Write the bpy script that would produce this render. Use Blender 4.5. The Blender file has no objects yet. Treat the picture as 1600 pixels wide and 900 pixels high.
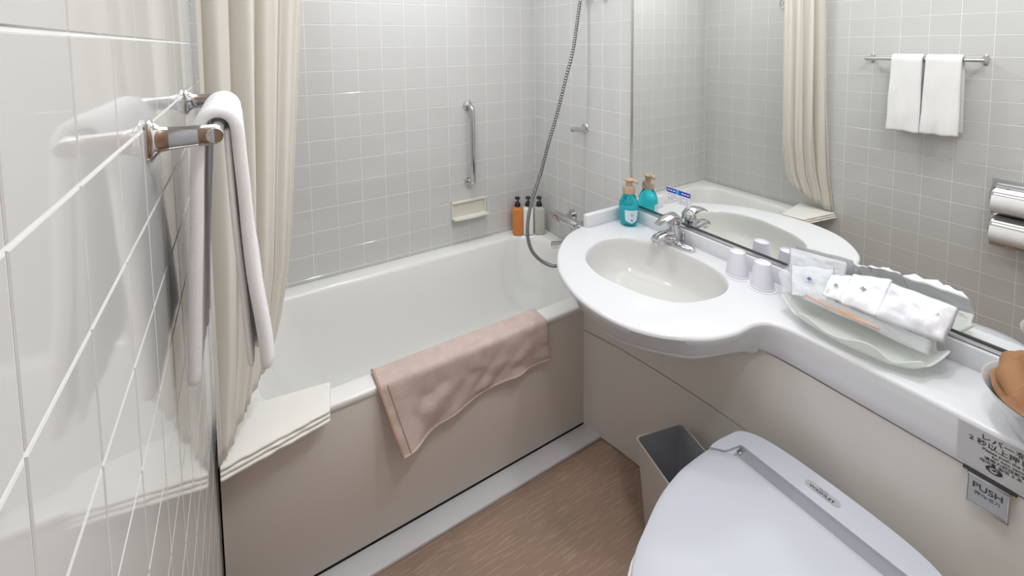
import bpy, bmesh, math, random
from mathutils import Vector, Matrix, noise
random.seed(7)
S = bpy.context.scene
COL = S.collection
PI = math.pi

# ------------------------------------------------------------------ camera
cd = bpy.data.cameras.new('camera'); cam = bpy.data.objects.new('camera', cd); COL.objects.link(cam)
cd.sensor_width = 36; cd.sensor_fit = 'HORIZONTAL'
cd.lens = 690.7 / 1600 * 36
cd.shift_x = (800 - 767.7) / 1600
cd.shift_y = (116.3 - 450) / 1600
cd.clip_start = .005
rt = Vector((0.86785, -0.49664, -0.01376)); up = Vector((0.04635, 0.05335, 0.99750)); fw = Vector((0.49467, 0.86631, -0.06931))
M = Matrix((rt, up, -fw)).transposed().to_4x4(); M.translation = (-1.3511, -1.9020, 1.4459)
cam.matrix_world = M
S.camera = cam

# ------------------------------------------------------------------ world, lights, exposure
w = bpy.data.worlds.new('world'); S.world = w; w.use_nodes = True
w.node_tree.nodes['Background'].inputs[0].default_value = (1, .95, .9, 1)
w.node_tree.nodes['Background'].inputs[1].default_value = .25
def area(name, loc, rot, size, power, col, shape='DISK', sy=None):
    l = bpy.data.lights.new(name, 'AREA'); l.shape = shape; l.size = size
    if sy: l.size_y = sy
    l.energy = power; l.color = col
    o = bpy.data.objects.new(name, l); o.location = loc; o.rotation_euler = rot; COL.objects.link(o); return o
area('downlight_or_fill', (-.42, -1.50, 2.17), (0, 0, 0), .10, 3.0, (.975, .98, 1))
area('downlight_or_fill', (-.72, -.42, 2.17), (0, 0, 0), .10, 3.0, (.975, .98, 1))
area('downlight_or_fill', (-.85, -1.78, 2.17), (0, 0, 0), .12, 3.0, (.965, .98, 1))  # added fill lamp by the door, brightens the front panels; no known fixture
area('added_ceiling_fill', (-.78, -1.0, 2.18), (0, 0, 0), 1.15, 7.6, (.935, .965, 1), 'RECTANGLE', 1.7)  # broad soft fill added overhead to even out the downlights, not a known fixture
vs = S.view_settings
vs.view_transform = 'Standard'; vs.look = 'None'; vs.gamma = 1; vs.use_curve_mapping = False; vs.exposure = .41

# ------------------------------------------------------------------ materials
def mat(name, col, rough=.5, metal=0, **kw):
    m = bpy.data.materials.new(name); m.use_nodes = True
    b = m.node_tree.nodes['Principled BSDF']
    b.inputs['Base Color'].default_value = (*col, 1); b.inputs['Roughness'].default_value = rough
    b.inputs['Metallic'].default_value = metal
    for k, v in kw.items():
        b.inputs[k.replace('_', ' ')].default_value = v
    return m
def nt(m): return m.node_tree, m.node_tree.nodes['Principled BSDF']
def noisy(m, scale, amt, bump=0, bscale=None, detail=3, dist=.001):
    """colour mottling and fine relief in object coordinates"""
    t, b = nt(m); N = t.nodes; L = t.links
    tc = N.new('ShaderNodeTexCoord'); n = N.new('ShaderNodeTexNoise')
    n.inputs['Scale'].default_value = scale; n.inputs['Detail'].default_value = detail
    L.new(tc.outputs['Object'], n.inputs['Vector'])
    c = b.inputs['Base Color'].default_value[:3]
    r = N.new('ShaderNodeValToRGB')
    r.color_ramp.elements[0].position = .3; r.color_ramp.elements[1].position = .7
    r.color_ramp.elements[0].color = (*[x * (1 - amt) for x in c], 1); r.color_ramp.elements[1].color = (*[min(1, x * (1 + amt)) for x in c], 1)
    L.new(n.outputs['Fac'], r.inputs[0]); L.new(r.outputs[0], b.inputs['Base Color'])
    if bump:
        n2 = N.new('ShaderNodeTexNoise'); n2.inputs['Scale'].default_value = bscale or scale; n2.inputs['Detail'].default_value = 4
        L.new(tc.outputs['Object'], n2.inputs['Vector'])
        bp = N.new('ShaderNodeBump'); bp.inputs['Strength'].default_value = bump; bp.inputs['Distance'].default_value = dist
        L.new(n2.outputs['Fac'], bp.inputs['Height']); L.new(bp.outputs[0], b.inputs['Normal'])
    return m
TILE = noisy(mat('glazed_tile', (.625, .625, .612), .055), 3, .02, .03, 14, dist=.0006)
TILEL = TILE
GROUT = noisy(mat('grout', (.86, .855, .84), .75), 12, .05)
TUB = noisy(mat('tub_enamel', (.85, .845, .82), .16), 2, .01)
APRON = noisy(mat('beige_panel', (.76, .70, .65), .42), 4, .02)
PANEL = noisy(mat('vanity_panel', (.76, .725, .68), .33), 4, .02)
COUNTER = noisy(mat('counter_white', (.72, .725, .745), .13), 3, .01)
BASIN = noisy(mat('basin_white', (.66, .655, .63), .12), 3, .01)
CHROME = mat('chrome', (.62, .62, .635), .07, 1)
STEEL = mat('brushed_steel', (.62, .62, .62), .22, 1)
MIRROR = mat('mirror_silver', (.96, .97, .95), 0, 1)
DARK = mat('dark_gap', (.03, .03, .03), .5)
CURTAIN = noisy(mat('curtain_cloth', (.92, .885, .825), .8), 4, .02, .2, 300, dist=.0005)
TOWEL = noisy(mat('white_terry', (.94, .93, .93), .9), 20, .02, .5, 420, dist=.0014)
MATPINK = noisy(mat('pink_terry', (.60, .475, .425), .95), 25, .07, .9, 480, dist=.0015)
STITCH = mat('pink_stitch', (.50, .32, .25), .9)
WHITEC = noisy(mat('folded_cotton', (.86, .84, .79), .85), 6, .03, .6, 350, dist=.0012)
LID = noisy(mat('seat_plastic', (.58, .595, .655), .17), 3, .01)
LIDGREY = mat('label_grey', (.43, .43, .46), .35)
SLOT = mat('slot_grey', (.30, .31, .34), .4)
BOWLC = mat('bowl_ceramic', (.80, .80, .80), .12)
BIN = noisy(mat('bin_plastic', (.56, .52, .48), .35), 5, .03)
BININ = mat('bin_liner', (.33, .34, .37), .35)
CUP = mat('cup_paper', (.74, .73, .80), .45)
COASTER = mat('coaster_paper', (.86, .86, .87), .6)
INK = mat('print_ink', (.03, .03, .035), .5)
BLUE = mat('print_blue', (.06, .05, .42), .5)
INKG = mat('print_grey', (.28, .28, .32), .5)
CARDW = mat('card_white', (.78, .80, .86), .3)
CARDB = mat('card_blue', (.03, .05, .45), .3)
CYAN = mat('card_cyan', (.02, .45, .70), .3)
STICKER = mat('sticker_grey', (.52, .52, .52), .25)
CREAM = noisy(mat('cream_ceramic', (.76, .74, .65), .22), 5, .02)
BLACKP = mat('black_plastic', (.015, .015, .015), .3)
WOODP = noisy(mat('tan_pump_plastic', (.50, .36, .25), .42), 10, .04)
AQUA = mat('aqua_liquid', (.05, .72, .80), .03, Transmission_Weight=.85, IOR=1.36)
ORANGE = mat('orange_liquid', (.80, .30, .09), .12, Transmission_Weight=.25, IOR=1.3)
CLEARL = mat('pale_liquid', (.66, .64, .55), .12, Transmission_Weight=.3, IOR=1.3)
WHITEB = mat('white_bottle', (.80, .80, .78), .25)
LABELM = mat('bottle_label', (.62, .74, .80), .4)
SHELL = mat('shell_glass', (.93, .95, .92), .2, Transmission_Weight=.3, IOR=1.3)
PACK = mat('packet_white', (.87, .87, .92), .30, Alpha=1)
PACKT = mat('packet_film', (.86, .88, .90), .18, Transmission_Weight=.55, IOR=1.08)
FILM = mat('clear_film', (.93, .93, .95), .10, Transmission_Weight=.9, IOR=1.12)
BROWN = noisy(mat('brown_cloth', (.31, .155, .068), .75), 14, .08, .4, 90, dist=.002)
CLEARP = mat('clear_acrylic', (.92, .93, .95), .04, Transmission_Weight=.75, IOR=1.4)
CEIL = mat('ceiling_white', (.85, .84, .82), .6)
COMB = mat('amber_plastic', (.55, .30, .16), .3)

def floor_mat():
    m = mat('woven_floor', (.3, .2, .13), .55); t, b = nt(m); N = t.nodes; L = t.links
    tc = N.new('ShaderNodeTexCoord')
    def streak(sx, sy, lo, hi):
        mp = N.new('ShaderNodeMapping'); mp.inputs['Scale'].default_value = (sx, sy, 1)
        L.new(tc.outputs['Object'], mp.inputs[0])
        n = N.new('ShaderNodeTexNoise'); n.inputs['Scale'].default_value = 1; n.inputs['Detail'].default_value = 2
        L.new(mp.outputs[0], n.inputs['Vector'])
        r = N.new('ShaderNodeMapRange'); r.inputs[1].default_value = lo; r.inputs[2].default_value = hi
        L.new(n.outputs['Fac'], r.inputs[0]); return r.outputs[0]
    a = streak(14, 190, .52, .66); c = streak(150, 12, .60, .80)
    mx = N.new('ShaderNodeMath'); mx.operation = 'MAXIMUM'; L.new(a, mx.inputs[0])
    h = N.new('ShaderNodeMath'); h.operation = 'MULTIPLY'; h.inputs[1].default_value = .6; L.new(c, h.inputs[0]); L.new(h.outputs[0], mx.inputs[1])
    big = streak(5, 5, .35, .65)
    m1 = N.new('ShaderNodeMix'); m1.data_type = 'RGBA'; m1.inputs[6].default_value = (.30, .215, .155, 1); m1.inputs[7].default_value = (.36, .235, .175, 1)
    L.new(big, m1.inputs[0])
    m2 = N.new('ShaderNodeMix'); m2.data_type = 'RGBA'; m2.inputs[7].default_value = (.58, .43, .33, 1)
    f = N.new('ShaderNodeMath'); f.operation = 'MULTIPLY'; f.inputs[1].default_value = .38; L.new(mx.outputs[0], f.inputs[0])
    L.new(f.outputs[0], m2.inputs[0]); L.new(m1.outputs[2], m2.inputs[6]); L.new(m2.outputs[2], b.inputs['Base Color'])
    bp = N.new('ShaderNodeBump'); bp.inputs['Strength'].default_value = .35; bp.inputs['Distance'].default_value = .0008
    L.new(mx.outputs[0], bp.inputs['Height']); L.new(bp.outputs[0], b.inputs['Normal'])
    return m
FLOOR = floor_mat()
# sheer cloth lets a little light through
def translucent(m, amt, col):
    t, b = nt(m); N = t.nodes; L = t.links
    tr = N.new('ShaderNodeBsdfTranslucent'); tr.inputs[0].default_value = (*col, 1)
    mx = N.new('ShaderNodeMixShader'); mx.inputs[0].default_value = amt
    out = N['Material Output']; L.new(b.outputs[0], mx.inputs[1]); L.new(tr.outputs[0], mx.inputs[2]); L.new(mx.outputs[0], out.inputs[0])
translucent(CURTAIN, .34, (.95, .93, .87))
def film(m, amt):
    t, b = nt(m); N = t.nodes; L = t.links; b.inputs['Transmission Weight'].default_value = 0
    tr = N.new('ShaderNodeBsdfTransparent'); tr.inputs[0].default_value = (.97, .975, .98, 1)
    mx = N.new('ShaderNodeMixShader'); mx.inputs[0].default_value = amt
    L.new(b.outputs[0], mx.inputs[1]); L.new(tr.outputs[0], mx.inputs[2]); L.new(mx.outputs[0], N['Material Output'].inputs[0])
film(PACKT, .42); film(FILM, .78)
translucent(TOWEL, .12, (.95, .94, .93))
translucent(SHELL, .35, (.93, .96, .91))

# ------------------------------------------------------------------ geometry helpers
class G:
    def __init__(s): s.v = []; s.f = []
    def add(s, v, f, M=None):
        n = len(s.v); s.v += [Vector(p) if M is None else M @ Vector(p) for p in v]; s.f += [tuple(i + n for i in q) for q in f]; return s
    def box(s, x0, x1, y0, y1, z0, z1, bev=0, M=None, seg=2):
        bm = bmesh.new(); bmesh.ops.create_cube(bm, size=1)
        for v in bm.verts: v.co = ((x0+x1)/2 + v.co.x*(x1-x0), (y0+y1)/2 + v.co.y*(y1-y0), (z0+z1)/2 + v.co.z*(z1-z0))
        if bev: bmesh.ops.bevel(bm, geom=bm.edges[:], offset=bev, segments=seg, profile=.5, affect='EDGES')
        bm.verts.index_update(); s.add([v.co.copy() for v in bm.verts], [[v.index for v in f.verts] for f in bm.faces], M); bm.free(); return s
    def loft(s, rings, closed=True, cap0=False, cap1=False, M=None):
        n = len(rings[0]); v = [p for r in rings for p in r]; f = []
        for i in range(len(rings)-1):
            for j in range(n if closed else n-1):
                k = (j+1) % n; f.append((i*n+j, i*n+k, (i+1)*n+k, (i+1)*n+j))
        if cap0: f.append(tuple(range(n))[::-1])
        if cap1: f.append(tuple(range((len(rings)-1)*n, len(rings)*n)))
        return s.add(v, f, M)
    def lathe(s, prof, n=32, M=None, sy=1):
        rings = [[(r*math.cos(2*PI*j/n), sy*r*math.sin(2*PI*j/n), z) for j in range(n)] for r, z in prof]
        return s.loft(rings, True, prof[0][0] > 1e-6, prof[-1][0] > 1e-6, M)
    def tube(s, pts, r, n=12, caps=True, flat=1):
        pts = [Vector(p) for p in pts]; rs = r if isinstance(r, (list, tuple)) else [r]*len(pts)
        rings = []; t0 = (pts[1]-pts[0]).normalized(); u = t0.orthogonal().normalized()
        for i, p in enumerate(pts):
            t = (pts[min(i+1, len(pts)-1)] - pts[max(i-1, 0)]).normalized()
            u = (u - t*u.dot(t)).normalized(); b = t.cross(u)
            rings.append([p + rs[i]*(math.cos(2*PI*j/n)*u + flat*math.sin(2*PI*j/n)*b) for j in range(n)])
        return s.loft(rings, True, caps, caps)
def T(x, y, z): return Matrix.Translation((x, y, z))
def Rz(a): return Matrix.Rotation(a, 4, 'Z')
def Ry(a): return Matrix.Rotation(a, 4, 'Y')
def Rx(a): return Matrix.Rotation(a, 4, 'X')
def aim(loc, d):
    """matrix taking +Z to direction d at loc"""
    return T(*loc) @ Vector(d).to_track_quat('Z', 'Y').to_matrix().to_4x4()
def catmull(pts, closed, per=10):
    pts = [Vector(p) for p in pts]; n = len(pts); out = []
    for i in range(n if closed else n-1):
        g = (lambda k: pts[k % n]) if closed else (lambda k: pts[min(max(k, 0), n-1)])
        a, b, c, d = g(i-1), g(i), g(i+1), g(i+2)
        for k in range(per):
            t = k/per; out.append(.5*((2*b)+(c-a)*t+(2*a-5*b+4*c-d)*t*t+(3*b-a-3*c+d)*t**3))
    if not closed: out.append(pts[-1])
    return out
ORG = {}
def link(name, g, m, parent=None, smooth=40, label=None):
    org = Vector((0, 0, 0))
    if parent is not None: org = ORG[parent.name]
    me = bpy.data.meshes.new(name); me.from_pydata([tuple(p - org) for p in g.v], [], g.f)
    bm = bmesh.new(); bm.from_mesh(me); bmesh.ops.remove_doubles(bm, verts=bm.verts, dist=1e-6)
    bmesh.ops.recalc_face_normals(bm, faces=bm.faces); bm.to_mesh(me); bm.free()
    me.materials.append(m)
    if smooth: me.shade_smooth(); me.set_sharp_from_angle(angle=math.radians(smooth))
    o = bpy.data.objects.new(name, me); COL.objects.link(o)
    if parent is not None: o.parent = parent
    ORG[o.name] = org
    if label: o['label'] = label
    return o
def thing(name, label, cat, loc, group=None):
    o = bpy.data.objects.new(name, None); o.empty_display_size = .03; COL.objects.link(o); o.location = loc
    ORG[o.name] = Vector(loc); o['label'] = label; o['category'] = cat
    if group: o['group'] = group
    return o
def single(name, g, m, label, cat, loc, group=None, smooth=40):
    """one-mesh thing with its origin at loc"""
    g.v = [p - Vector(loc) for p in g.v]
    o = link(name, g, m, None, smooth); o.location = loc; ORG[o.name] = Vector(loc)
    o['label'] = label; o['category'] = cat
    if group: o['group'] = group
    return o
def struct(name, g, m, smooth=0):
    o = link(name, g, m, None, smooth); o['kind'] = 'structure'; return o
def text(body, size, m, frame, parent, align='CENTER', bold=0, sx=1, name='lettering', depth=.0001):
    """lettering as a mesh; frame = Matrix (x = reading direction, y = up, z = out)"""
    cu = bpy.data.curves.new('t', 'FONT'); cu.body = body; cu.size = size; cu.align_x = align; cu.align_y = 'CENTER'
    cu.offset = bold; cu.extrude = depth; cu.resolution_u = 3
    o = bpy.data.objects.new('t', cu); COL.objects.link(o); bpy.context.view_layer.update()
    me = bpy.data.meshes.new_from_object(o.evaluated_get(bpy.context.evaluated_depsgraph_get()))
    g = G(); F = frame @ Matrix.Diagonal((sx, 1, 1, 1))
    g.add([v.co.copy() for v in me.vertices], [tuple(p.vertices) for p in me.polygons], F)
    bpy.data.objects.remove(o); bpy.data.curves.remove(cu); bpy.data.meshes.remove(me)
    if not g.v: return None
    return link(name, g, m, parent, 0)
def frame(o, x, y):
    x = Vector(x).normalized(); z = x.cross(Vector(y)).normalized(); y = z.cross(x)
    m = Matrix((x, y, z)).transposed().to_4x4(); m.translation = o; return m
def subsurf(o, n=1):
    md = o.modifiers.new('subdivision', 'SUBSURF'); md.levels = n; md.render_levels = n; return o
def solid(o, t, off=0):
    md = o.modifiers.new('solidify', 'SOLIDIFY'); md.thickness = t; md.offset = off; return o
def grid(nu, nv, fn):
    g = G(); v = [fn(i/nu, j/nv) for j in range(nv+1) for i in range(nu+1)]
    f = [(j*(nu+1)+i, j*(nu+1)+i+1, (j+1)*(nu+1)+i+1, (j+1)*(nu+1)+i) for j in range(nv) for i in range(nu)]
    return g.add(v, f)
def nz(x, y, z=0, s=1): return noise.noise(Vector((x*s, y*s, z*s)))
def lerp(a, b, t): return a + (b-a)*t
def interp(tab, x):
    if x <= tab[0][0]: return tab[0][1]
    for (a, p), (b, q) in zip(tab, tab[1:]):
        if x <= b: return p + (q-p)*(x-a)/(b-a)
    return tab[-1][1]

# ================================================================== SETTING
W = 1.441; TP = .103; TH = .09455; HC = 2.2; YF = -2.04
struct('floor', G().box(-W-.05, .05, YF-.6, .05, -.05, 0), FLOOR)
struct('ceiling', G().box(-W-.05, .05, YF-.05, .05, HC, HC+.05), CEIL)
wb = struct('wall_back', G().box(-W-.05, .05, .0010, .06, 0, HC), GROUT)
wr = struct('wall_right', G().box(.0010, .06, YF-.05, .002, 0, HC), GROUT)
wl = struct('wall_left', G().box(-W-.06, -W-.0010, YF-.05, .002, 0, HC), GROUT)
struct('wall_front', G().box(-.66, .05, YF-.05, YF, 0, HC).box(-W-.05, -.66, YF-.05, YF, 2.02, HC), CEIL)
DOOR = noisy(mat('brown_door', (.36, .22, .14), .4), 6, .08)
door = struct('door_1', G().box(-W+.02, -.68, YF-.045, YF-.008, .005, 2.015, .003), DOOR)
link('door_panel', G().box(-W+.12, -.78, YF-.010, YF-.004, .15, .95, .003), DOOR, door); link('door_panel', G().box(-W+.12, -.78, YF-.010, YF-.004, 1.1, 1.88, .003), DOOR, door)
# glazed tiles, each one its own piece with a bevelled face
def tile_mesh(sx, sz, wall):
    hx = sx/2 - .0012; hz = sz/2 - .0012; b = .0010; d = .0020
    def P(u, w, h):
        return {'b': (u, -h, w), 'r': (-h, -u, w), 'l': (h, u, w)}[wall]
    v = [P(a*hx, c*hz, 0) for a, c in ((-1, -1), (1, -1), (1, 1), (-1, 1))]
    v += [P(a*hx, c*hz, d-.0007) for a, c in ((-1, -1), (1, -1), (1, 1), (-1, 1))]
    v += [P(a*(hx-b), c*(hz-b), d) for a, c in ((-1, -1), (1, -1), (1, 1), (-1, 1))]
    f = [(8, 9, 10, 11)]
    for i in range(4):
        k = (i+1) % 4; f += [(i, k, k+4, i+4), (i+4, k+4, k+8, i+8)]
    me = bpy.data.meshes.new('tile'); me.from_pydata(v, [], f)
    bm = bmesh.new(); bm.from_mesh(me); bmesh.ops.recalc_face_normals(bm, faces=bm.faces)
    # make sure the glazed face looks into the room
    bm.faces.ensure_lookup_table(); n = bm.faces[0].normal; want = {'b': Vector((0, -1, 0)), 'r': Vector((-1, 0, 0)), 'l': Vector((1, 0, 0))}[wall]
    if n.dot(want) < 0: bmesh.ops.reverse_faces(bm, faces=bm.faces)
    bm.to_mesh(me); bm.free(); me.materials.append(TILE); return me
cache = {}
def tiles(wall, parent, cols, rows, keep, limit):
    """cols: u-coordinates of joints; rows: z of joints; u runs along the wall away from the back right corner or back corner"""
    cells = []
    for a, b in zip(cols, cols[1:]):
        for c, d in zip(rows, rows[1:]):
            if b-a < .008 or d-c < .008: continue
            u, z = (a+b)/2, (c+d)/2; k = keep(u, z)
            if k: cells.append((k, u, z, b-a, d-c))
    cells.sort(key=lambda t: t[0])
    rest = G()
    for i, (k, u, z, sx, sz) in enumerate(cells):
        key = (wall, round(sx, 4), round(sz, 4))
        if key not in cache: cache[key] = tile_mesh(sx, sz, wall)
        loc = {'b': (-u, .002, z), 'r': (.002, -u, z), 'l': (-W-.002, -u, z)}[wall]
        if i < limit:
            o = bpy.data.objects.new('tile', cache[key]); COL.objects.link(o); o.parent = parent; o.location = loc
            t = .0005; o.rotation_euler = (random.uniform(-t, t), random.uniform(-t, t), random.uniform(-t, t))
        else:
            me = cache[key]; rest.add([v.co + Vector(loc) for v in me.vertices], [tuple(p.vertices) for p in me.polygons])
    if rest.v:
        o = link('tiles', rest, TILE, parent, 0); o['kind'] = 'stuff'
def joints(a, b, phase, step):
    out = [a]; k = phase
    while k < a + 1e-4: k += step
    while k < b - 1e-4: out.append(k); k += step
    return out + [b]
rowsR = joints(0, HC, 1.628 - 17*TH, TH); rowsL = joints(0, HC, .7938 - 8*TH, TH)
tiles('b', wb, joints(0, W, .861*TP, TP), rowsR, lambda u, z: (1 + (0 if z > .4 and z < 1.8 else abs(z-1)+5)) if z > .40 else 0, 230)
tiles('r', wr, joints(0, .67, .828*TP, TP), rowsR, lambda u, z: (1 + (0 if z < 1.8 else z+5)) if z > .40 else 0, 200)
tiles('l', wl, joints(0, -YF, .913*TP-TP, TP), rowsL, lambda u, z: (abs(u-1.05) + abs(z-1.15)*.8 + .01) if (u > .70 or z > .44) else 0, 300)

# ================================================================== BATHTUB
RIM = .48
def rrect(x0, x1, y0, y1, r, z, n=10):
    out = []
    for cx, cy, a0 in ((x1-r, y1-r, 0), (x0+r, y1-r, PI/2), (x0+r, y0+r, PI), (x1-r, y0+r, 1.5*PI)):
        for k in range(n+1):
            a = a0 + PI/2*k/n; out.append(Vector((cx + r*math.cos(a), cy + r*math.sin(a), z)))
    return out
tub = thing('bathtub', 'white enamel bathtub with beige front panel along the tiled back wall', 'bathtub', (-W/2, -.35, 0))
g = G()
def tr(dx0, dx1, dy0, dy1, r, z): return rrect(-W+.003+dx0, -.001-dx1, -.705+dy0, -.001-dy1, r, z)
rings = [tr(.03, .01, .012, .01, .006, RIM-.03), tr(.004, 0, .0, 0, .006, RIM-.019), tr(.002, 0, 0, 0, .007, RIM-.008), tr(.004, .002, .0025, .002, .008, RIM-.0022), tr(.010, .008, .0085, .008, .008, RIM),
         tr(.075, .062, .060, .062, .115, RIM-.001), tr(.085, .070, .068, .070, .118, RIM-.003), tr(.092, .076, .075, .076, .12, RIM-.010), tr(.096, .080, .079, .080, .12, RIM-.022),
         tr(.125, .088, .090, .092, .12, RIM-.12), tr(.165, .095, .105, .105, .12, RIM-.24), tr(.205, .105, .120, .118, .12, RIM-.34), tr(.225, .118, .135, .133, .12, RIM-.385), tr(.255, .145, .165, .160, .11, RIM-.405), tr(.32, .20, .22, .22, .08, RIM-.41)]
g.loft(rings, True, False, True)
link('basin_shell', g, TUB, tub, 50)
link('front_panel', G().box(-W+.004, -.002, -.701, -.682, .018, RIM-.019, .002), APRON, tub)
link('panel_gap_shade', G().box(-W+.004, -.002, -.698, -.675, .0, .03), DARK, tub)  # near-black block stands in for the shade in the gap below the panel
link('drain_plug', G().lathe([(0, .006), (.02, .006), (.024, .002), (.026, 0)], 24, T(-.33, -.35, RIM-.41)), CHROME, tub)
o = struct('trim_1', G().box(-W+.002, -.20, -.772, -.700, 0, .012, .003), COUNTER, 40)

# ================================================================== VANITY
V = .735
topc = [(-.001, -.625), (-.10, -.622), (-.20, -.617), (-.31, -.643), (-.409, -.711), (-.48, -.79), (-.525, -.87), (-.556, -.987), (-.548, -1.105), (-.503, -1.195), (-.417, -1.268), (-.33, -1.297), (-.255, -1.302), (-.213, -1.328), (-.198, -1.40), (-.197, -1.52), (-.197, -1.75), (-.197, -2.03)]
botc = [(-.001, -.66), (-.10, -.652), (-.19, -.645), (-.285, -.655), (-.372, -.690), (-.428, -.775), (-.468, -.85), (-.500, -.965), (-.498, -1.055), (-.456, -1.136), (-.385, -1.213), (-.310, -1.246), (-.248, -1.266), (-.208, -1.292), (-.1975, -1.36), (-.197, -1.52), (-.197, -1.75), (-.197, -2.03)]
tc_ = catmull(topc, False, 8); bc_ = catmull(botc, False, 8)
def off(line, d):
    out = []
    for i, p in enumerate(line):
        t = (line[min(i+1, len(line)-1)] - line[max(i-1, 0)]).normalized(); n = Vector((-t.y, t.x)) if False else Vector((t.y, -t.x))
        q = p - n*d * -1 if False else p + Vector((-t.y, t.x))*d
        out.append(q)
    return out
# inward offset is to the left or right of travel: test against the basin centre
test = off(tc_, .01); ci = Vector((-.24, -.97))
sgn = 1 if (test[60]-ci).length < (tc_[60]-ci).length else -1
def z3(line, z): return [Vector((p.x, p.y, z)) for p in line]
vanity = thing('vanity_counter', 'white vanity counter with oval basin and rounded front below the mirror', 'vanity', (-.2, -1.0, 0))
basinc = [(-.387, -.822), (-.340, -.782), (-.283, -.759), (-.222, -.753), (-.160, -.775), (-.115, -.845), (-.085, -.92), (-.079, -.994), (-.084, -1.06), (-.103, -1.12), (-.145, -1.165), (-.20, -1.182), (-.255, -1.178), (-.315, -1.160), (-.358, -1.128), (-.392, -1.072), (-.410, -1.01), (-.424, -.935), (-.412, -.87)]
bl = catmull(basinc, True, 5)
outer = z3(off(tc_, .010*sgn), V)
outer[0].y = tc_[0].y - .01; outer[0].x = tc_[0].x
close = [Vector((-.001, -2.03, V))]
loop = outer + close
bm = bmesh.new()
ov = [bm.verts.new(p) for p in loop]; iv = [bm.verts.new((p.x, p.y, V)) for p in bl]
ed = [bm.edges.new((a, b)) for a, b in zip(ov, ov[1:]+ov[:1])] + [bm.edges.new((a, b)) for a, b in zip(iv, iv[1:]+iv[:1])]
bmesh.ops.triangle_fill(bm, use_beauty=True, use_dissolve=False, edges=ed)
bm.verts.index_update()
g = G().add([v.co.copy() for v in bm.verts], [[v.index for v in f.verts] for f in bm.faces]); bm.free()
prof = [outer]
for a in (22, 45, 68, 90):
    r = math.radians(a); prof.append(z3(off(tc_, .010*(1-math.sin(r))*sgn), V - .010*(1-math.cos(r))))
for t in (.33, .66, .95):
    prof.append([Vector((lerp(p.x, q.x, t), lerp(p.y, q.y, t), lerp(V-.010, .643, t))) for p, q in zip(tc_, bc_)])
prof.append(z3(off(bc_, .002*sgn), .641)); prof.append(z3(off(bc_, .012*sgn), .641))
g.loft(prof, False)
link('worktop', g, COUNTER, vanity, 50)
# oval basin
cx, cy = -.245, -.975
def br(s, z, sx=0): return [Vector((cx + sx + (p.x-cx)*s, cy + (p.y-cy)*s, z)) for p in bl]
g = G().loft([br(1, V), br(.992, V-.001), br(.98, V-.005), br(.968, V-.018), br(.945, V-.045), br(.905, V-.072), br(.83, V-.098, .005), br(.70, V-.117, .01), br(.50, V-.126, .012), br(.28, V-.129, .015), br(.09, V-.131, .02)], True, False, True)
bs = link('basin', g, BASIN, vanity, 60)
link('drain', G().lathe([(0, .004), (.016, .004), (.02, .002), (.022, 0)], 24, T(-.228, -.975, V-.1305)), CHROME, bs)
fr = frame((-.4045, -1.035, V-.026), (-.10, -1, 0), (.28, 0, 1))
link('overflow_slot', G().box(-.016, .016, -.0035, .0035, -.001, .0012, .0028, fr), BLACKP, bs)
# shallow bowl underside below the front lip
uc = [p for p in bc_ if p.y > -1.296 and p.x < -.16]
c2 = Vector((-.20, -1.0))
def ur(s, z): return [Vector((c2.x + (p.x-c2.x)*s, c2.y + (p.y-c2.y)*s, z)) for p in uc]
link('basin_underside', G().loft([ur(.975, .646), ur(.975, .634), ur(.94, .622), ur(.84, .604), ur(.68, .594), ur(.2, .588)], False), COUNTER, vanity, 60)
# upstand along the mirror and at the tub end
link('upstand', G().box(-.016, -.001, -2.03, -.625, V-.002, .783, .004), COUNTER, vanity)
link('end_upstand', G().box(-.222, -.001, -.648, -.624, V-.003, .785, .006, seg=3), COUNTER, vanity)
# body panels under the counter
pc = catmull([(-.286, -.701), (-.257, -.80), (-.235, -.90), (-.212, -1.05), (-.196, -1.24), (-.191, -1.6), (-.191, -2.03)], False, 6)
def wallp(z0, z1, d=0):
    a = off(pc, d); return G().loft([z3(a, z0), z3(a, z1), z3([Vector((p.x+.016, p.y)) for p in a], z1), z3([Vector((p.x+.016, p.y)) for p in a], z0), z3(a, z0)], False)
def ztop(y): return .588 if y > -1.197 else lerp(.588, .6355, min(1, (-1.197-y)/.018))
def wallp2(z0, d0=0, d1=.016):
    a = off(pc2, 0); A = lambda d, f: [Vector((p.x+d, p.y, f(p.y))) for p in a]
    return G().loft([A(d0, lambda y: z0), A(d0, ztop), A(d1, ztop), A(d1, lambda y: z0), A(d0, lambda y: z0)], False)
pc2 = [q for i in range(len(pc)-1) for q in (pc[i], pc[i].lerp(pc[i+1], .25), pc[i].lerp(pc[i+1], .5), pc[i].lerp(pc[i+1], .75))] + [pc[-1]]
link('worktop_shade_strip', G().loft([[Vector((p.x+.006, p.y, z)) for p in pc if p.y < -1.25] for z in (.62, .642)], False), DARK, vanity, 40)  # dark strip puts the shade line under the worktop edge into colour
link('upper_panel', wallp2(.383), PANEL, vanity, 40)
link('lower_panel', wallp(.004, .379), PANEL, vanity, 40)
link('panel_backing', wallp2(.0, .012, .0155), DARK, vanity, 40)
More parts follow.
